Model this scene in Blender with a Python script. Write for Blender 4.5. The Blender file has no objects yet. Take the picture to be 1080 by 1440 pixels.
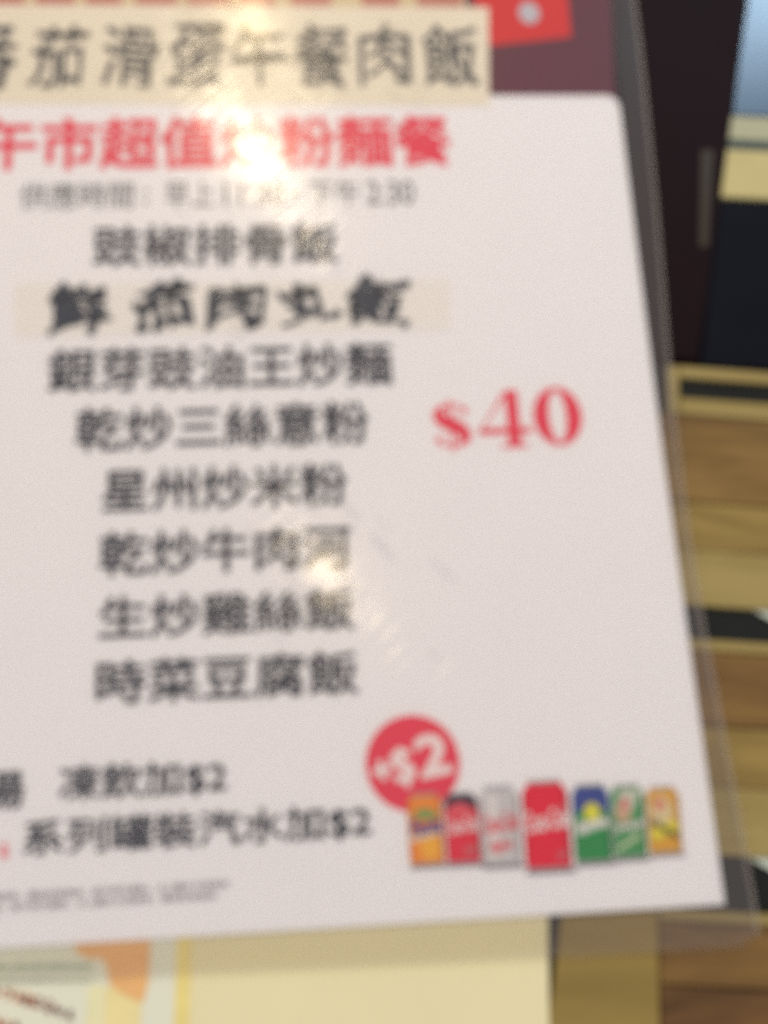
import bpy, bmesh, math, random
from mathutils import Vector, Matrix
random.seed(7)
S = bpy.context.scene
COL = S.collection
MM = 0.001

# ------------------------------------------------------------------ camera
cam_d = bpy.data.cameras.new('camera')
cam = bpy.data.objects.new('camera', cam_d); COL.objects.link(cam)
cam.location = (-0.12578, -0.26693, 0.34643)
cam.rotation_euler = (0.28605, -0.05960, -0.05140)
cam_d.sensor_fit = 'VERTICAL'; cam_d.sensor_height = 36.0; cam_d.lens = 37.5
cam_d.clip_start = 0.01; cam_d.clip_end = 50
cam_d.dof.use_dof = True            # the phone has focused far too near
cam_d.dof.focus_distance = 0.065
cam_d.dof.aperture_fstop = 38
S.camera = cam

# ------------------------------------------------------------------ world and lamps
w = bpy.data.worlds.new('World'); S.world = w; w.use_nodes = True
bg = w.node_tree.nodes['Background']
bg.inputs[0].default_value = (0.90, 0.92, 1.0, 1); bg.inputs[1].default_value = 0.73
S.view_settings.view_transform = 'Standard'; S.view_settings.look = 'None'
S.cycles.use_denoising = False; S.cycles.sample_clamp_indirect = 3.0; S.cycles.sample_clamp_direct = 3.0
S.view_settings.exposure = 0.0; S.view_settings.gamma = 1.0

def lamp(name, loc, target, power, size, colour, shape='DISK'):
    l = bpy.data.lights.new(name, 'AREA'); l.shape = shape; l.size = size; l.energy = power; l.color = colour
    o = bpy.data.objects.new(name, l); COL.objects.link(o); o.location = loc
    o.rotation_euler = (Vector(target) - Vector(loc)).to_track_quat('-Z', 'Y').to_euler()
    return o
lamp('ceiling_downlight', (-0.218, 1.233, 1.8), (-0.14, -0.1, 0), 15.5, 0.070, (1.0, 0.82, 0.54))
lamp('ceiling_downlight', (-0.228, 1.600, 1.8), (-0.14, -0.1, 0), 6.5, 0.05, (1.0, 0.76, 0.40))
lamp('ceiling_downlight', (-0.089, 0.235, 1.8), (-0.14, -0.1, 0), 3.2, 0.06, (1.0, 0.78, 0.45))
# unseen cool light, added so its reflection brightens the blue tray
lamp('tray_reflection_light', (1.06, 1.66, 1.7), (0.05, 0.05, 0), 9.0, 0.22, (0.55, 0.78, 1.0), 'SQUARE')

# ------------------------------------------------------------------ materials
def nt(name):
    m = bpy.data.materials.new(name); m.use_nodes = True
    n = m.node_tree; p = n.nodes['Principled BSDF']; return m, n, p
def plain(name, c, rough=0.6, spec=0.3, var=0.04, scale=60, bump=0.0):
    m, n, p = nt(name)
    tc = n.nodes.new('ShaderNodeTexCoord'); no = n.nodes.new('ShaderNodeTexNoise')
    no.inputs['Scale'].default_value = scale; no.inputs['Detail'].default_value = 5
    n.links.new(tc.outputs['Object'], no.inputs['Vector'])
    mx = n.nodes.new('ShaderNodeMix'); mx.data_type = 'RGBA'
    mx.inputs[6].default_value = (*[max(0, v * (1 - var)) for v in c], 1)
    mx.inputs[7].default_value = (*[min(1, v * (1 + var)) for v in c], 1)
    n.links.new(no.outputs['Fac'], mx.inputs[0]); n.links.new(mx.outputs[2], p.inputs['Base Color'])
    p.inputs['Roughness'].default_value = rough; p.inputs['Specular IOR Level'].default_value = spec
    if bump:
        b = n.nodes.new('ShaderNodeBump'); b.inputs['Strength'].default_value = 0.5; b.inputs['Distance'].default_value = bump
        n.links.new(no.outputs['Fac'], b.inputs['Height']); n.links.new(b.outputs[0], p.inputs['Normal'])
    return m
def wood(name, dark, light, seed=0.0, scale=1.0):
    m, n, p = nt(name)
    tc = n.nodes.new('ShaderNodeTexCoord'); mp = n.nodes.new('ShaderNodeMapping')
    mp.inputs['Location'].default_value = (seed, seed * 1.7, seed * .3)
    mp.inputs['Scale'].default_value = (18 * scale, 120 * scale, 60)
    n.links.new(tc.outputs['Object'], mp.inputs[0])
    a = n.nodes.new('ShaderNodeTexNoise'); a.inputs['Scale'].default_value = 1.0; a.inputs['Detail'].default_value = 6
    a.inputs['Distortion'].default_value = 0.8; n.links.new(mp.outputs[0], a.inputs['Vector'])
    cr = n.nodes.new('ShaderNodeValToRGB'); cr.color_ramp.elements[0].position = 0.34; cr.color_ramp.elements[1].position = 0.62
    cr.color_ramp.elements[0].color = (*dark, 1); cr.color_ramp.elements[1].color = (*light, 1)
    n.links.new(a.outputs['Fac'], cr.inputs[0]); n.links.new(cr.outputs[0], p.inputs['Base Color'])
    p.inputs['Roughness'].default_value = 0.55; p.inputs['Specular IOR Level'].default_value = 0.2
    b = n.nodes.new('ShaderNodeBump'); b.inputs['Distance'].default_value = 0.0002; b.inputs['Strength'].default_value = 0.6
    n.links.new(a.outputs['Fac'], b.inputs['Height']); n.links.new(b.outputs[0], p.inputs['Normal'])
    return m
def film_mat(name, haze, haze_col, tint=(1, 1, 1), ior=1.30):
    m = bpy.data.materials.new(name); m.use_nodes = True; n = m.node_tree; n.nodes.clear()
    N = n.nodes.new; L = n.links.new
    out = N('ShaderNodeOutputMaterial')
    tr = N('ShaderNodeBsdfTransparent'); tr.inputs[0].default_value = (*tint, 1)
    df = N('ShaderNodeBsdfDiffuse'); df.inputs[0].default_value = (*haze_col, 1)
    m1 = N('ShaderNodeMixShader'); m1.inputs[0].default_value = haze; L(tr.outputs[0], m1.inputs[1]); L(df.outputs[0], m1.inputs[2])
    tc = N('ShaderNodeTexCoord')
    def noise(rot, sc, detail):
        r = N('ShaderNodeMapping'); r.vector_type = 'TEXTURE'
        r.inputs['Rotation'].default_value = (0, 0, math.radians(rot)); r.inputs['Scale'].default_value = (1 / sc[0], 1 / sc[1], 1)
        L(tc.outputs['Object'], r.inputs[0])
        t = N('ShaderNodeTexNoise'); t.inputs['Scale'].default_value = 1.0; t.inputs['Detail'].default_value = detail
        L(r.outputs[0], t.inputs['Vector']); return t
    fine = noise(42, (45, 420), 1.5)      # fine crinkles of the laminate running diagonally
    wide = noise(20, (60, 75), 1.0)         # slow waves of the sheet
    b1 = N('ShaderNodeBump'); b1.inputs['Strength'].default_value = 1; b1.inputs['Distance'].default_value = 0.00007
    L(wide.outputs['Fac'], b1.inputs['Height'])
    b2 = N('ShaderNodeBump'); b2.inputs['Strength'].default_value = 1; b2.inputs['Distance'].default_value = 0.00022
    L(fine.outputs['Fac'], b2.inputs['Height']); L(b1.outputs[0], b2.inputs['Normal'])
    g1 = N('ShaderNodeBsdfGlossy'); g1.inputs['Roughness'].default_value = 0.09; L(b2.outputs[0], g1.inputs['Normal'])
    g3 = N('ShaderNodeBsdfGlossy'); g3.inputs['Roughness'].default_value = 0.08; L(b1.outputs[0], g3.inputs['Normal'])
    m13 = N('ShaderNodeMixShader'); m13.inputs[0].default_value = 0.5; L(g1.outputs[0], m13.inputs[1]); L(g3.outputs[0], m13.inputs[2])
    g2 = N('ShaderNodeBsdfGlossy'); g2.inputs['Roughness'].default_value = 0.26; L(b1.outputs[0], g2.inputs['Normal'])
    mg = N('ShaderNodeMixShader'); mg.inputs[0].default_value = 0.40; L(m13.outputs[0], mg.inputs[1]); L(g2.outputs[0], mg.inputs[2])
    fr = N('ShaderNodeFresnel'); fr.inputs['IOR'].default_value = ior
    m2 = N('ShaderNodeMixShader'); L(fr.outputs[0], m2.inputs[0]); L(m1.outputs[0], m2.inputs[1]); L(mg.outputs[0], m2.inputs[2])
    L(m2.outputs[0], out.inputs[0]); return m

PAPER = plain('white paper', (0.80, 0.785, 0.83), 0.7, 0.2, 0.015, 40)
INK = plain('black ink', (0.036, 0.038, 0.060), 0.6, 0.1)
GREYINK = plain('grey ink', (0.30, 0.29, 0.31), 0.6, 0.1)
RED = plain('red ink', (0.74, 0.055, 0.105), 0.6, 0.1)
WHITEINK = plain('white ink', (0.80, 0.70, 0.72), 0.6, 0.1)
FILM = film_mat('clear laminate', 0.02, (0.7, 0.7, 0.7))
MARGIN = film_mat('cloudy laminate margin', 0.10, (0.46, 0.41, 0.40), (0.955, 0.95, 0.95), 1.22)

# ------------------------------------------------------------------ helpers
def link(name, me, mat, parent=None):
    o = bpy.data.objects.new(name, me); COL.objects.link(o)
    if mat: me.materials.append(mat)
    if parent: o.parent = parent
    return o
def thing(name, label, cat, group=None):
    o = bpy.data.objects.new(name, None); COL.objects.link(o); o.empty_display_size = 0.01
    o['label'] = label; o['category'] = cat
    if group: o['group'] = group
    return o
def prism(pts, z0, z1, name='m', bevel=0.0):
    """closed outline in mm extruded from z0 to z1 (mm)"""
    bm = bmesh.new()
    vs = [bm.verts.new((x * MM, y * MM, z1 * MM)) for x, y in pts]
    f = bm.faces.new(vs); f.normal_update()
    if f.normal.z < 0: f.normal_flip()
    r = bmesh.ops.extrude_face_region(bm, geom=[f])
    nv = [e for e in r['geom'] if isinstance(e, bmesh.types.BMVert)]
    for v in nv: v.co.z = z0 * MM
    bmesh.ops.recalc_face_normals(bm, faces=bm.faces)
    if bevel:
        bmesh.ops.bevel(bm, geom=[e for e in bm.edges if abs(e.verts[0].co.z - e.verts[1].co.z) < 1e-7 and e.verts[0].co.z > (z1 - .01) * MM],
                        offset=bevel * MM, segments=2, affect='EDGES')
    bmesh.ops.triangulate(bm, faces=[f for f in bm.faces if len(f.verts) > 4])
    me = bpy.data.meshes.new(name); bm.to_mesh(me); bm.free(); return me
def sheet(polys, z, name='print'):
    """flat print: list of outlines (mm) at height z (mm)"""
    bm = bmesh.new()
    for pts in polys:
        f = bm.faces.new([bm.verts.new((x * MM, y * MM, z * MM)) for x, y in pts]); f.normal_update()
        if f.normal.z < 0: f.normal_flip()
    bmesh.ops.triangulate(bm, faces=bm.faces)
    me = bpy.data.meshes.new(name); bm.to_mesh(me); bm.free(); return me
def ribbon(path, widths):
    """outline of a brush stroke through path with a width at each point"""
    n = len(path); Lf, Rt = [], []
    for i in range(n):
        a = Vector(path[max(0, i - 1)]); b = Vector(path[min(n - 1, i + 1)]); t = (b - a).normalized(); nn = Vector((-t.y, t.x))
        p = Vector(path[i]); h = widths[i] / 2
        Lf.append(tuple(p + nn * h)); Rt.append(tuple(p - nn * h))
    return Lf, Rt
def ribbon_quads(path, widths):
    Lf, Rt = ribbon(path, widths)
    return [[Lf[i], Lf[i + 1], Rt[i + 1], Rt[i]] for i in range(len(path) - 1)]
def smooth(pts, n=10):
    out = []
    for i in range(len(pts) - 1):
        p0 = pts[max(0, i - 1)]; p1 = pts[i]; p2 = pts[i + 1]; p3 = pts[min(len(pts) - 1, i + 2)]
        for k in range(n):
            t = k / n
            out.append(tuple(.5 * ((2 * p1[j]) + (-p0[j] + p2[j]) * t + (2 * p0[j] - 5 * p1[j] + 4 * p2[j] - p3[j]) * t * t + (-p0[j] + 3 * p1[j] - 3 * p2[j] + p3[j]) * t ** 3) for j in range(len(p1))))
    out.append(tuple(pts[-1])); return out
def ell(cx, cy, rx, ry, n=40, a0=0, a1=2 * math.pi):
    return [(cx + rx * math.cos(a0 + (a1 - a0) * k / n), cy + ry * math.sin(a0 + (a1 - a0) * k / n)) for k in range(n)]
def text_mesh(body, bold=0.0, shear=0.0):
    if bold > 0.008:                     # heavier face: the light face struck several times round its own outline
        base = text_mesh(body, 0.0, shear); bm = bmesh.new(); n = 8
        for k in range(n):
            a = 2 * math.pi * k / n; m = base.copy()
            for v in m.vertices: v.co.x += bold * math.cos(a); v.co.y += bold * math.sin(a); v.co.z = -k / n
            bm.from_mesh(m); bpy.data.meshes.remove(m)
        me = bpy.data.meshes.new('t'); bm.to_mesh(me); bm.free(); return me
    c = bpy.data.curves.new('t', 'FONT'); c.body = body; c.size = 1; c.offset = 0.0; c.shear = shear; c.resolution_u = 4
    o = bpy.data.objects.new('t', c); COL.objects.link(o)
    bpy.context.view_layer.update()
    me = bpy.data.meshes.new_from_object(o.evaluated_get(bpy.context.evaluated_depsgraph_get()))
    bpy.data.objects.remove(o); bpy.data.curves.remove(c); return me
def fit(me, x0, x1, y0, y1, z, rot=0.0, warp=0.0, seed=0):
    """scale a text mesh into the box (mm)"""
    xs = [v.co.x for v in me.vertices]; ys = [v.co.y for v in me.vertices]
    ax, bx, ay, by = min(xs), max(xs), min(ys), max(ys)
    cx, cy = (x0 + x1) / 2, (y0 + y1) / 2; ca, sa = math.cos(rot), math.sin(rot)
    for v in me.vertices:
        x = x0 + (v.co.x - ax) / max(1e-6, bx - ax) * (x1 - x0); y = y0 + (v.co.y - ay) / max(1e-6, by - ay) * (y1 - y0)
        if warp:
            x += warp * math.sin(y * .33 + seed * 2.1) + warp * .5 * math.sin(x * .9 + y * .5 + seed)
            y += warp * math.sin(x * .31 + seed * 1.3) + warp * .5 * math.sin(y * .8 - x * .4 + seed * 3)
        dx, dy = x - cx, y - cy
        v.co = ((cx + dx * ca - dy * sa) * MM, (cy + dx * sa + dy * ca) * MM, (z + v.co.z * .02) * MM)
    return me
def join_meshes(mes):
    bm = bmesh.new()
    for m in mes: bm.from_mesh(m)
    me = bpy.data.meshes.new('lettering'); bm.to_mesh(me); bm.free(); return me
def letters(body, box, mat, parent, bold=0.014, z=0.10, label=None, name='lettering', **k):
    o = link(name, fit(text_mesh(body, bold), *box, z, **k), mat, parent)
    if label: o['label'] = label
    return o

# ================================================================== the table underneath
tb = link('tabletop', prism([(-900, -900), (900, -900), (900, 900), (-900, 900)], -60, -16), plain('dark stained table', (0.010, 0.006, 0.008), 0.5, 0.1, 0.2, 20))
tb['kind'] = 'structure'

# ------------------------------------------------------------------ slotted wooden panel, turned six degrees from the menu
A = math.radians(-6.0)
rack = thing('wooden_rack', 'slotted wooden rack of brown and tan boards under the right side of the menu', 'rack')
rack.rotation_euler = (0, 0, A)
def rc(u0, u1, v0, v1): return [(u0, v0), (u1, v0), (u1, v1), (u0, v1)]
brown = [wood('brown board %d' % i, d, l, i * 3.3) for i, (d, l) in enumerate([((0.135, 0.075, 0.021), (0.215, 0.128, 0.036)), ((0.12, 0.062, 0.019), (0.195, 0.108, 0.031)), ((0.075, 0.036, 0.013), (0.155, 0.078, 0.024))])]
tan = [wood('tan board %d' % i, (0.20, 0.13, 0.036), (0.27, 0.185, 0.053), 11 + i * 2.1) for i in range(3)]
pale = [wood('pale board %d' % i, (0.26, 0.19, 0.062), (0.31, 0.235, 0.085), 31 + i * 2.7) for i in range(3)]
def board(name, u0, u1, v0, v1, mat, top=-1.3, bot=-3):
    return link(name, prism(rc(u0, u1, v0, v1), bot, top, bevel=0.35), mat, rack)
R_ = 240
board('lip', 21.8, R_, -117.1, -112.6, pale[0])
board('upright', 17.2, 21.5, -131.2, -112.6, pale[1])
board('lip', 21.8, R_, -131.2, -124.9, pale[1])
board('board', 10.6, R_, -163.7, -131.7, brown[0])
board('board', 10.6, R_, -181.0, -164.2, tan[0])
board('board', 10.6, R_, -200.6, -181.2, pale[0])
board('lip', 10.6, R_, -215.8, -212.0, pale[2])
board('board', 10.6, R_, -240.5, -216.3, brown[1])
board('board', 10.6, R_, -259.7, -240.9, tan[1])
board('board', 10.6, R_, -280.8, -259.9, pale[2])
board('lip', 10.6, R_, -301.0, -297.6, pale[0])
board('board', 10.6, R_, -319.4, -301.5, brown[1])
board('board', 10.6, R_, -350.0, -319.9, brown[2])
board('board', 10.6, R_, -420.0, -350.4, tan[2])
st = link('stile', prism([(-35, -420), (10.2, -420), (10.2, -125.5), (2, -125.5), (-19.6, -297)], -3, -1.35, bevel=.35), wood('tan stile', (0.20, 0.135, 0.036), (0.28, 0.195, 0.055), 5, .7), rack)
st['label'] = 'broad upright tan board along the left end'
bk = link('back_panel', prism(rc(-30, R_, -420, -112), -12, -3.2), plain('black lined slot', (0.014, 0.015, 0.014), 0.7, 0.1, 0.3, 60), rack)
# pale slips poking out of the slots
white_slip = plain('pale green slip', (0.52, 0.56, 0.47), 0.6, 0.3)
def thing_mesh(name, me, mat, label, cat, group=None):
    o = link(name, me, mat); o['label'] = label; o['category'] = cat
    if group: o['group'] = group
    return o
thing_mesh('paper_slip', prism([(22.5, -203.2), (60, -208), (60, -214), (30, -208.0)], -2.9, -2.5), white_slip, 'pale greenish slip poking into the middle dark slot of the wooden rack', 'slip')
thing_mesh('paper_slip', prism([(10.0, -283.5), (60, -285), (60, -296), (20, -289.5)], -2.9, -2.5), white_slip, 'pale greenish slip at the top of the lowest dark slot of the wooden rack', 'slip')

# ------------------------------------------------------------------ dark things beyond the rack, top right
MAROON = plain('dark maroon lacquer', (0.008, 0.0018, 0.0032), 0.5, 0.06, 0.35, 30)
post = thing('wood_post', 'dark maroon wooden post beside the upper right edge of the menu', 'post')
link('post_body', prism([(17.4, -113.0), (34.3, -49.9), (59.9, 44.7), (75, 110), (-60, 110), (-40, -106)], -15, -2.0, bevel=1.2), MAROON, post)
link('edge_strip', prism([(24.0, -66), (27.5, -66), (35.5, -24), (30.5, -24)], -2.0, -1.7, bevel=.1), plain('dull brown', (0.030, 0.020, 0.008), 0.4, 0.2), post)  # dull brown strip for the post's glossy edge
pad = thing_mesh('black_pad', prism([(18.2, -114.0), (260, -135), (260, -62), (35.4, -44.2)], -15, -3.4, bevel=.8), plain('black vinyl', (0.003, 0.0035, 0.007), 0.5, 0.06, 0.35, 50, 0.0004), 'black vinyl pad between the dark maroon post and the wooden rack', 'pad')
box_ = thing('cream_box', 'cream box with a dark teal seam behind the black pad', 'box')
link('front_panel', prism([(35.7, -43.8), (260, -60), (260, -39), (41.2, -22.6)], -15, -3.0, bevel=.4), plain('cream lacquer', (0.47, 0.40, 0.18), 0.5, 0.2, 0.08, 90), box_)
link('seam', prism([(41.4, -22.4), (260, -38), (260, -35), (42.2, -18.4)], -15, -3.8), plain('teal seam', (0.028, 0.050, 0.052), 0.5, 0.3), box_)
link('lid', prism([(42.4, -18.2), (260, -34.5), (260, -22), (45.4, -7.4)], -15, -3.1, bevel=.4), plain('greyed cream lid', (0.36, 0.36, 0.24), 0.5, 0.2, 0.05, 90), box_)
blue = thing_mesh('blue_tray', prism([(45.8, -7.2), (260, -21.5), (260, 160), (85, 160)], -15, -3.3, bevel=.6), plain('blue gloss plastic', (0.018, 0.042, 0.085), 0.24, 0.6, 0.15, 25), 'glossy slate blue tray catching an added cool light in the top right corner', 'tray')

# ------------------------------------------------------------------ papers under the lower edge of the menu
cream = thing_mesh('cream_sheet', prism([(-330, -420), (-66.0, -420), (-54.4, -280), (-46, -150), (-330, -150)], -1.2, -0.75), plain('cream card', (0.71, 0.635, 0.38), 0.6, 0.3, 0.03, 25), 'plain cream sheet of card sticking out below the menu', 'sheet')
leaf = thing('leaflet', 'printed leaflet with orange and yellow blocks under the lower left edge of the menu', 'leaflet')
link('page', prism([(-300, -420), (-168.5, -420), (-164.0, -270), (-300, -270)], -0.74, -0.58), plain('pale leaflet paper', (0.68, 0.67, 0.53), 0.6, 0.3, 0.03, 30), leaf)
zl = -0.55
def lp(name, polys, c, z=zl): return link(name, sheet(polys, z), plain(name, c, 0.6, 0.2, 0.12, 120), leaf)
lp('yellow_border', [[(-173.2, -420), (-168.6, -420), (-164.2, -280), (-168.5, -280)]], (0.74, 0.61, 0.22))
lp('yellow_block', [[(-194, -420), (-183.5, -420), (-179.2, -309.5), (-190.0, -309.5)]], (0.74, 0.63, 0.30))
lp('orange_block', [[(-189, -308.5), (-186, -311.2), (-182.5, -313.0), (-179, -314.6), (-177.6, -310), (-177.0, -303), (-176.4, -280), (-200, -280), (-199, -299.2), (-195, -301.6), (-191.5, -301.4), (-189.6, -304)]], (0.74, 0.42, 0.17), zl + .04)
lp('pale_block', [[(-199.5, -420), (-194.4, -420), (-190.4, -309), (-195, -309)]], (0.72, 0.68, 0.40))
def fine_line(x0, x1, y, slope, seed, h=1.5):
    r = random.Random(seed); q = []
    x = x0
    while x < x1:
        wv = r.uniform(.5, 1.1); hh = h * r.uniform(.6, 1); yy = y + slope * (x - x0)
        q.append([(x, yy), (x + wv, yy + slope * wv), (x + wv, yy + hh), (x, yy + hh)]); x += wv + r.uniform(.25, .6)
    return q
lp('green_lettering', fine_line(-224, -194, -303.0, -.05, 1, 1.9) + fine_line(-224, -194, -306.4, -.05, 2, 1.2), (0.24, 0.33, 0.23))
def scribbles(x0, y0, n, seed, dx=3.2, dy=-1.2, sz=2.8, wd=.55):
    r = random.Random(seed); q = []
    for k in range(n):
        cx, cy = x0 + dx * k, y0 + dy * k
        for _ in range(5):
            p = [(cx + r.uniform(-sz, sz) * .5, cy + r.uniform(-sz, sz) * .6) for _ in range(3)]
            q += ribbon_quads(smooth(p, 4), [wd] * 9)
    return q
lp('brown_lettering', scribbles(-213, -311.5, 5, 3) + scribbles(-211, -322, 4, 5, 3, -.6), (0.30, 0.13, 0.11), zl + .02)
lp('orange_lettering', scribbles(-221, -309, 4, 8, 3, -.9) + scribbles(-221, -317, 3, 9, 2.8, -1) + scribbles(-219, -324, 3, 10, 3, -1), (0.68, 0.27, 0.14), zl + .01)

# ================================================================== the menu
menu = thing('menu', 'laminated menu sheet with black dish names, a red price and printed drink cans', 'menu')
link('backing_card', prism([(-330, -60), (-1.6, -60), (-1.0, 0), (2.3, 44), (3.0, 95), (-330, 95)], -0.50, -0.28), plain('maroon card', (0.105, 0.009, 0.034), 0.55, 0.3, 0.12, 30), menu)
rp = link('red_panel', sheet([[(-52, 22.5), (-15.5, 27.0), (-13.8, 95), (-56, 95)]], -0.24), plain('bright red print', (0.62, 0.018, 0.022), 0.5, 0.2, 0.05), menu)
link('red_mark', sheet([ell(-31.5, 38.5, 4.2, 5.2, 24)], -0.20), plain('bluish white print', (0.50, 0.50, 0.58), 0.5, 0.2), rp)
hd = link('heading_print', sheet([[(x, 41.6), (x + wv, 41.4), (x + wv, 62), (x, 62)] for x, wv in ((-242, 14), (-224, 15), (-205, 14), (-186, 16), (-166, 17), (-146, 14), (-126, 16), (-98, 15), (-76, 18))], -0.24), plain('brick red print', (0.50, 0.20, 0.16), 0.5, 0.2), menu)
sh = link('white_sheet', prism([(-330, -297), (0.0, -297), (-0.4, -220), (-0.9, -150), (-0.5, -70), (0.1, -6.0), (-0.6, -2.6), (-3.4, -0.3), (-330, 1.4)], -0.22, 0.0), PAPER, menu)
hl = link('pale_header', sheet([[(-330, 42.6), (-56.6, 40.6), (-56.6, 95), (-330, 95)]], -0.26), plain('cream header print', (0.66, 0.55, 0.36), 0.6, .2), menu)

# handwritten paper slips pasted on
def slip(pts, c, chars, z, label, ys, bold, warp, wid, seed0, tint):
    s = link('paper_slip', prism(pts, z - .14, z), plain('slip paper', c, 0.65, 0.25, 0.03, 50), menu); s['label'] = label
    mes = []
    for k, (ch, cx) in enumerate(chars):
        r = random.Random(seed0 + k)
        mes.append(fit(text_mesh(ch, bold, 0.06), cx - wid / 2, cx + wid / 2, ys[0] + r.uniform(-.8, .8), ys[1] + r.uniform(-.8, .8), z + .05, rot=r.uniform(-.06, .10), warp=warp, seed=seed0 + k))
    link('brush_lettering', join_meshes(mes), tint, s); return s
BRUSH = plain('brush ink', (0.090, 0.085, 0.092), 0.6, 0.1, 0.4, 120)
BRUSH2 = plain('blue black brush ink', (0.050, 0.055, 0.080), 0.6, 0.1, 0.4, 120)
slip([(-330, -1.8), (-51.0, -4.9), (-47.6, 40.9), (-330, 42.3)], (0.76, 0.70, 0.60),
     [('番', -240.5), ('茄', -214.3), ('滑', -187.6), ('蛋', -162), ('午', -138.5), ('餐', -114.5), ('肉', -90), ('飯', -64.5)], 0.16,
     'cream slip with large handwritten characters at the top', (4.0, 32.5), 0.012, .55, 21.5, 40, BRUSH)
slip([(-225.5, -98.3), (-72.6, -98.6), (-71.6, -78.6), (-226.4, -77.6)], (0.775, 0.745, 0.74),
     [('鮮', -204), ('茄', -174.5), ('肉', -148), ('丸', -124), ('飯', -98.5)], 0.16,
     'narrow off-white slip with blotted handwritten characters', (-97.0, -78.0), 0.040, 1.5, 22.0, 60, BRUSH2)

z1 = 0.05
letters('午市超值炒粉麵餐', (-241.5, -66.8, -31.6, -8.6), RED, menu, bold=0.026, z=z1, label='red heading lettering')
TIME = plain('dark grey ink', (0.075, 0.07, 0.085), 0.6, 0.1)
mes = []
for body, x0, x1, y0, y1 in (('供應時間', -226, -185.5, -47.8, -36.6), ('：', -181.8, -180.0, -46, -40), ('早上', -174, -156.0, -47.8, -36.8), ('11:30', -152.5, -130.5, -47.4, -37.4), ('-', -128.4, -124.5, -43.2, -42.0), ('下午', -121.5, -102.5, -47.8, -36.8), ('2:30', -100.0, -82.4, -47.4, -37.4)):
    mes.append(fit(text_mesh(body, 0.006), x0, x1, y0, y1, z1))
link('lettering', join_meshes(mes), TIME, menu)['label'] = 'thin grey line of opening hours'
for body, box in (('豉椒排骨飯', (-199.6, -111.4, -71.6, -54.6)),
                  ('銀芽豉油王炒麵', (-213.8, -94.2, -119.8, -103.0)),
                  ('乾炒三絲意粉', (-203.8, -103.4, -141.6, -125.2)),
                  ('星州炒米粉', (-194.4, -111.8, -163.4, -147.8)),
                  ('乾炒牛肉河', (-194.8, -111.6, -185.2, -169.8)),
                  ('生炒雞絲飯', (-194.4, -111.4, -206.0, -191.6)),
                  ('時菜豆腐飯', (-194.8, -111.0, -227.0, -212.4)),
                  ('湯', (-229.4, -215.6, -257.2, -245.6)),
                  ('凍飲加$2', (-205.4, -153.6, -256.2, -244.8)),
                  ('系列罐裝汽水加$2', (-215.6, -109.0, -271.8, -260.6))):
    letters(body, box, INK, menu, bold=0.022, z=z1)
letters('以上圖片只供參考，價目如有更改，恕不另行通知，以上圖片只供參考', (-238, -153.4, -283.9, -281.4), GREYINK, menu, bold=0.03, z=z1, label='upper line of the tiny grey footnote')
letters('價目如有更改，恕不另行通知，以上圖片只供參考，價目如有更改', (-238, -157.0, -286.9, -284.5), GREYINK, menu, bold=0.03, z=z1, label='lower line of the tiny grey footnote')
letters('a', (-222.4, -219.6, -271.6, -267), plain('pink ink', (0.76, 0.22, 0.26), .6, .1), menu, bold=0.03, z=z1, label='red end of a cut off word')

# the big serif price
def stroke_poly(pts):  # pts = (x, y, width)
    s = smooth(pts, 8); return ribbon_quads([(a, b) for a, b, _ in s], [max(.05, c) for *_, c in s])
def dollar(cx, cy, h, sw):
    k = h / 20.0
    P = [(5.2, 4.6, 3.0), (4.2, 6.8, 1.2), (0.6, 7.9, .9), (-3.2, 6.9, 2.0), (-4.7, 4.4, 4.0), (-3.0, 1.9, 5.2), (0.4, 0.1, 5.6), (3.4, -2.0, 5.2), (4.9, -4.6, 4.0), (3.4, -7.0, 2.0), (-.4, -8.0, .9), (-4.2, -6.9, 1.2), (-5.4, -4.6, 3.2)]
    q = stroke_poly([(cx + x * k, cy + y * k, wv * k * sw) for x, y, wv in P])
    return q
def price(name, parent, z, mat):
    bm = []
    polys = dollar(-74.6, -135.4, 19.0, 1.0)
    polys2 = [[(-75.2, -126.0), (-74.2, -126.0), (-74.2, -145.0), (-75.2, -145.0)]]
    # 4: heavy stem, hairline diagonal, bar and foot
    four = [[(-55.0, -122.8), (-50.6, -122.8), (-50.6, -143.0), (-55.0, -143.0)],
            [(-65.2, -138.3), (-63.6, -136.8), (-55.0, -125.0), (-55.0, -122.8)],
            [(-65.2, -139.2), (-55.05, -139.2), (-55.05, -136.9), (-65.2, -136.9)],
            [(-50.55, -139.2), (-46.8, -139.2), (-46.8, -136.9), (-50.55, -136.9)],
            [(-57.6, -144.2), (-48.2, -144.2), (-48.2, -143.05), (-57.6, -143.05)]]
    zero = []
    o_ = ell(-36.9, -133.0, 8.6, 11.0, 48); i_ = ell(-36.9, -133.0, 3.1, 9.6, 48)
    for k in range(48):
        j = (k + 1) % 48; zero.append([o_[k], o_[j], i_[j], i_[k]])
    o = link(name, sheet(polys + four + zero, z), mat, parent)
    s = link('dollar_bar', sheet(polys2, z + .03), mat, o)
    o['label'] = 'large red serif price'
    return o
price('price_lettering', menu, z1, RED)

# round badge
bd = link('round_badge', sheet([ell(-95.0, -249.4, 15.0, 15.0, 64)], z1), RED, menu); bd['label'] = 'solid red disc with white lettering'
mes = [fit(text_mesh('+', .05), -108.2, -101.6, -254.4, -247.8, z1 + .05, rot=.2),
       fit(text_mesh('$', .03), -101.8, -94.4, -257.0, -244.2, z1 + .05, rot=.2),
       fit(text_mesh('2', .04), -94.0, -83.2, -254.0, -240.4, z1 + .05, rot=.16)]
link('badge_lettering', join_meshes(mes), WHITEINK, bd)

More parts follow.
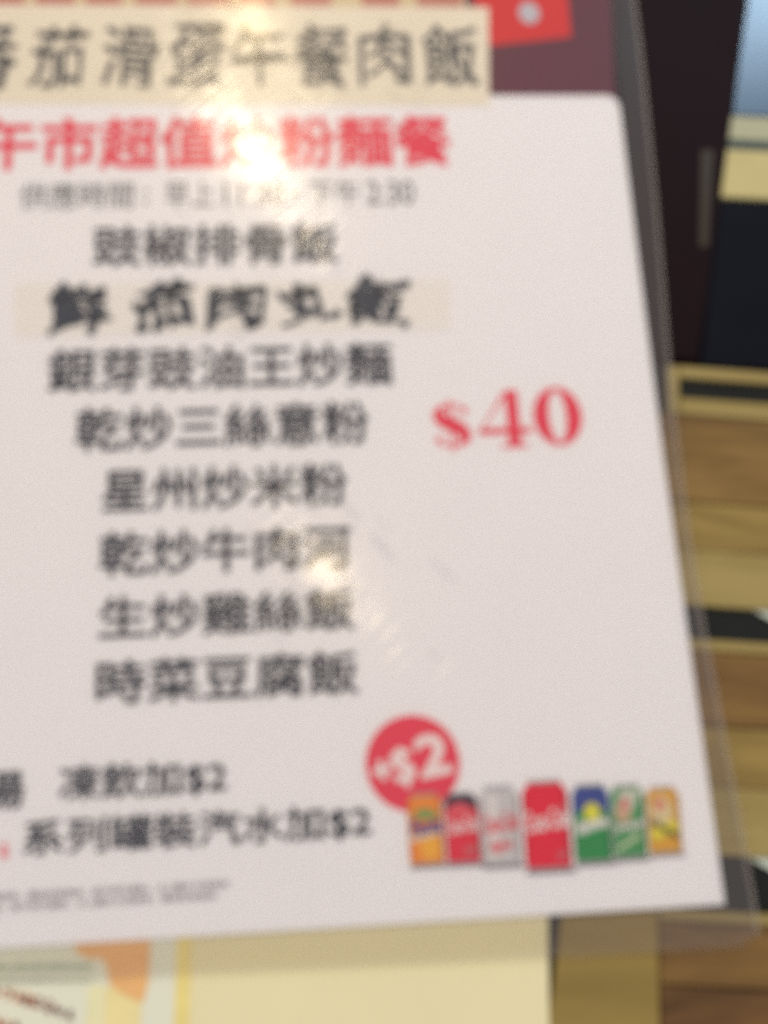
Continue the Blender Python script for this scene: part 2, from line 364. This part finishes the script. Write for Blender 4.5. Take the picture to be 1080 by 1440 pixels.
# printed drink cans
CMAT = {}
def ink(c):
    if c not in CMAT: CMAT[c] = plain('print %02d' % len(CMAT), c, 0.6, 0.1, 0.08, 300)
    return CMAT[c]
def can(x0, x1, y1, y0, body, label, bands, words, lean=0.0, rim=(0.30, 0.29, 0.32)):
    """one printed can: silhouette with tapering shoulders, rims, coloured bands and lettering"""
    wd, h = x1 - x0, y1 - y0
    def q(s, t): return (x0 + s * wd + lean * (t - .5), y0 + t * h)
    z = z1 + .06
    sil = [q(.10, .0), q(.90, .0), q(1, .07), q(1, .86), q(.88, .955), q(.86, 1), q(.14, 1), q(.12, .955), q(0, .86), q(0, .07)]
    o = link('printed_can', sheet([sil], z), ink(body), menu); o['label'] = label
    link('can_rim', sheet([[q(.13, .965), q(.87, .965), q(.86, 1.0), q(.14, 1.0)]], z + .03), ink(rim), o)
    link('can_rim', sheet([[q(.09, 0), q(.91, 0), q(.96, .035), q(.04, .035)]], z + .03), ink(rim), o)
    link('side_shade_print', sheet([[q(.90, .07), q(1, .07), q(1, .86), q(.90, .93)]], z + .02), ink(tuple(v * .6 for v in body)), o)  # rounded shading of the pictured can, put into darker ink at both sides
    link('side_shade_print', sheet([[q(0, .07), q(.07, .07), q(.07, .91), q(0, .86)]], z + .02), ink(tuple(v * .7 for v in body)), o)
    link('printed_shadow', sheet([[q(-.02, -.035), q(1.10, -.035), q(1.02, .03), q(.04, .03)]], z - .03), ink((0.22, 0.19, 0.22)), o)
    for k, (c, pts) in enumerate(bands):
        link('colour_band', sheet([[q(s, t) for s, t in pts]], z + .04 + .015 * k), ink(c), o)
    for k, (txt, c, s0, s1, t0, t1, rot) in enumerate(words):
        a, b = q(s0, t0), q(s1, t1)
        link('can_lettering', fit(text_mesh(txt, .03, .25), a[0], b[0], a[1], b[1], z + .13 + .02 * k, rot=rot), ink(c), o)
    return o
W = (0.78, 0.70, 0.72)
# blob shapes
def blob(cx, cy, rx, ry): return ell(cx, cy, rx, ry, 20)
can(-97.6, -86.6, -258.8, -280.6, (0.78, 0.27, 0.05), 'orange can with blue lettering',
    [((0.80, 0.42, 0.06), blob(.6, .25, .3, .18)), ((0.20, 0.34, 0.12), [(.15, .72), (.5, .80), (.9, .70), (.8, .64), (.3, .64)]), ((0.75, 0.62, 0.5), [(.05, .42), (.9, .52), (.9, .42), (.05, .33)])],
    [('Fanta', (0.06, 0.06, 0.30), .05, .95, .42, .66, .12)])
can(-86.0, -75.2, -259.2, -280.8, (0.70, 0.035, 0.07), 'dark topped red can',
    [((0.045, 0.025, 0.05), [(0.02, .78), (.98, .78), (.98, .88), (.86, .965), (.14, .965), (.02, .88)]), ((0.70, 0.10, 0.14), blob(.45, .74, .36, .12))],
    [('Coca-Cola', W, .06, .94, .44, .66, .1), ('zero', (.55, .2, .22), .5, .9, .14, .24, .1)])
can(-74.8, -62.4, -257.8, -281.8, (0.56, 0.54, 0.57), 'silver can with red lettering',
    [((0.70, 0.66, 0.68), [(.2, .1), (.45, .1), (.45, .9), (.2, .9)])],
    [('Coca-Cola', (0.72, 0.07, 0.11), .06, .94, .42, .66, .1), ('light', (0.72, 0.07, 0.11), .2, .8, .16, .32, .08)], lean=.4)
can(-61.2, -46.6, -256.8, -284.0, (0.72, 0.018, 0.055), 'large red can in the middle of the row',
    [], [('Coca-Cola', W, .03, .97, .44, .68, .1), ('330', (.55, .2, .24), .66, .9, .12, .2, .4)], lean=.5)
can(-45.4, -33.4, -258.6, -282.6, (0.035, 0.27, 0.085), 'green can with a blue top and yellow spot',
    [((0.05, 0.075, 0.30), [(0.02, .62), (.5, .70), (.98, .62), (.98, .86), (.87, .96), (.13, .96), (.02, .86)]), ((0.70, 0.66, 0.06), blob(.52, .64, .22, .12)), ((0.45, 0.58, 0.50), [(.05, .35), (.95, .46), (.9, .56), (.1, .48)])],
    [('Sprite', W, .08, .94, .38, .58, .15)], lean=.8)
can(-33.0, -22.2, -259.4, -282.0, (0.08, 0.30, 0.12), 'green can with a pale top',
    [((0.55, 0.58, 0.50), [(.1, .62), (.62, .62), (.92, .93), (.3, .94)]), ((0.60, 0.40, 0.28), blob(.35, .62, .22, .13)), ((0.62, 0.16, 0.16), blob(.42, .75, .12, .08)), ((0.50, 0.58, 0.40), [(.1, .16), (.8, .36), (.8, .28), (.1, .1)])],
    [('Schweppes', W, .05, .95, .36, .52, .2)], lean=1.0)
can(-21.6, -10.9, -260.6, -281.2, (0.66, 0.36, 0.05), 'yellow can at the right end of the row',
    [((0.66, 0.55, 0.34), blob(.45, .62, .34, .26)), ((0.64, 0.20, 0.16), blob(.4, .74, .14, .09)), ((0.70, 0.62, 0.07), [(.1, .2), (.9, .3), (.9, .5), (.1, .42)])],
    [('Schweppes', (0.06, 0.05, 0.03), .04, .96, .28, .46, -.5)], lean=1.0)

# clear laminate over everything, with its cloudy margin
edge_r = [(12.6, 95), (12.1, 44.6), (11.5, 10.8), (9.2, -52.6), (6.4, -105.2), (5.0, -138.1), (4.6, -179.7), (5.4, -209.3), (7.4, -249.1), (9.6, -299.2), (8.6, -306.0), (3.0, -309.6)]
bottom = [(-57.3, -309.2), (-115.8, -308.4), (-179.2, -307.4), (-235, -306.2), (-345, -305)]
inner_r = [(2.6, 95), (2.0, 44), (0.2, -3.0), (0.35, -6), (-.3, -70), (-.6, -150), (-.15, -220), (.3, -297.2)]
film = link('film', prism([(-330.2, 95)] + inner_r + [(-330.2, -297.2)], 0.62, 0.63), FILM, menu)
# keep only one glossy skin: the film is a single sheet here
bm = bmesh.new(); bm.from_mesh(film.data)
bmesh.ops.delete(bm, geom=[f for f in bm.faces if abs(f.normal.z) < .5 or f.calc_center_median().z < 0.000625], context='FACES')
bm.to_mesh(film.data); bm.free()
def ring():
    bm = bmesh.new()
    outer = edge_r + bottom; inner = [(2.6, 95), (2.0, 44.6), (0.35, 1), (-.3, -52.6), (-.45, -105.2), (-.6, -138.1), (-.4, -179.7), (-.2, -209.3), (.0, -249.1), (.3, -292), (.3, -297.2), (-2, -297.2), (-57.3, -297.2), (-115.8, -297.2), (-179.2, -297.2), (-235, -297.2), (-345, -297.2)]
    vo = [bm.verts.new((x * MM, y * MM, .30 * MM)) for x, y in outer]
    vm = [bm.verts.new(((x + xi) / 2 * MM, (y + yi) / 2 * MM, .48 * MM)) for (x, y), (xi, yi) in zip(outer, inner)]
    vi = [bm.verts.new((x * MM, y * MM, .60 * MM)) for x, y in inner]
    for k in range(len(outer) - 1):
        for a, b in ((vo, vm), (vm, vi)): bm.faces.new((a[k], a[k + 1], b[k + 1], b[k]))
    bmesh.ops.recalc_face_normals(bm, faces=bm.faces)
    if sum(f.normal.z for f in bm.faces) < 0: bmesh.ops.reverse_faces(bm, faces=bm.faces)
    for f in bm.faces: f.smooth = True
    me = bpy.data.meshes.new('film_margin'); bm.to_mesh(me); bm.free(); return me
mg = link('film_margin', ring(), MARGIN, menu)
# welded rim that catches the light
rim = []
pts = smooth([(x - .5, y) for x, y in edge_r[:-1]], 5)
link('film_rim', sheet(ribbon_quads(pts, [1.5] * len(pts)), 0.42), film_mat('welded rim', 0.22, (0.50, 0.42, 0.36)), mg)

# small raised creases in the laminate
CRE = film_mat('crease', 0.0, (0.7, 0.7, 0.7), ior=1.5)
def crease_mesh(ln, wd, h):
    bm = bmesh.new(); g = []
    for i in range(9):
        t = i / 8; row = []
        for j in range(7):
            u = j / 6 * 2 - 1
            row.append(bm.verts.new(((t - .5) * ln * MM, u * wd / 2 * MM * math.sin(math.pi * min(.98, max(.02, t))) ** .5, h * MM * (1 - u * u) * math.sin(math.pi * t))))
        g.append(row)
    for i in range(8):
        for j in range(6): bm.faces.new((g[i][j], g[i + 1][j], g[i + 1][j + 1], g[i][j + 1]))
    for f in bm.faces: f.smooth = True
    me = bpy.data.meshes.new('crease'); bm.to_mesh(me); bm.free(); me.materials.append(CRE); return me
cms = [crease_mesh(4.2, .9, .32), crease_mesh(5.5, 1.0, .40), crease_mesh(3.2, .8, .28)]
rr = random.Random(5)
spots = [(-149, -94), (-126, -93), (-180, -76), (-86, -215)]
spots += [(-142 + rr.gauss(0, 24), 12 + rr.gauss(0, 20)) for _ in range(10)]
for k, (x, y) in enumerate(spots):
    o = bpy.data.objects.new('crease', cms[k % 3]); COL.objects.link(o); o.parent = film
    o.location = (x * MM, y * MM, .66 * MM); o.rotation_euler = (0, 0, math.radians(-48 + rr.gauss(0, 4)))
# long shallow ripples pressed into the laminate, all running the same way
RIP = bpy.data.materials.new('ripple'); RIP.use_nodes = True; n = RIP.node_tree; n.nodes.clear()
a = n.nodes.new('ShaderNodeBsdfTransparent'); g = n.nodes.new('ShaderNodeBsdfGlossy'); g.inputs['Roughness'].default_value = 0.03
mx = n.nodes.new('ShaderNodeMixShader'); fr = n.nodes.new('ShaderNodeFresnel'); fr.inputs['IOR'].default_value = 1.5; ou = n.nodes.new('ShaderNodeOutputMaterial')
n.links.new(fr.outputs[0], mx.inputs[0]); n.links.new(a.outputs[0], mx.inputs[1]); n.links.new(g.outputs[0], mx.inputs[2]); n.links.new(mx.outputs[0], ou.inputs[0])
def ripple_mesh(ln, wd, h):
    bm = bmesh.new(); g = []
    for i in range(3):
        t = i / 2
        g.append([bm.verts.new(((t - .5) * ln * MM, u * wd / 2 * MM * (1 if i == 1 else .55), h * MM * (1 - u * u))) for u in (-1, -.6, -.2, .2, .6, 1)])
    for i in range(2):
        for j in range(5): bm.faces.new((g[i][j], g[i + 1][j], g[i + 1][j + 1], g[i][j + 1]))
    for f in bm.faces: f.smooth = True
    me = bpy.data.meshes.new('ripple'); bm.to_mesh(me); bm.free(); me.materials.append(RIP); return me
rms = [ripple_mesh(9, 1.0, .030), ripple_mesh(13, 1.3, .035), ripple_mesh(7, .8, .024), ripple_mesh(11, 1.1, .04)]
spots = [(-143 + rr.gauss(0, 26), 14 + rr.gauss(0, 26)) for _ in range(130)] + [(-120 + rr.gauss(0, 11), -180 + rr.gauss(0, 14)) for _ in range(40)] + [(-138 + rr.gauss(0, 30), -85 + rr.gauss(0, 10)) for _ in range(14)]
for k, (x, y) in enumerate(spots):
    o = bpy.data.objects.new('ripple', rms[k % 4]); COL.objects.link(o); o.parent = film
    o.location = (x * MM, y * MM, .95 * MM); o.rotation_euler = (0, rr.gauss(0, .03), math.radians(-48 + rr.gauss(0, 3)))
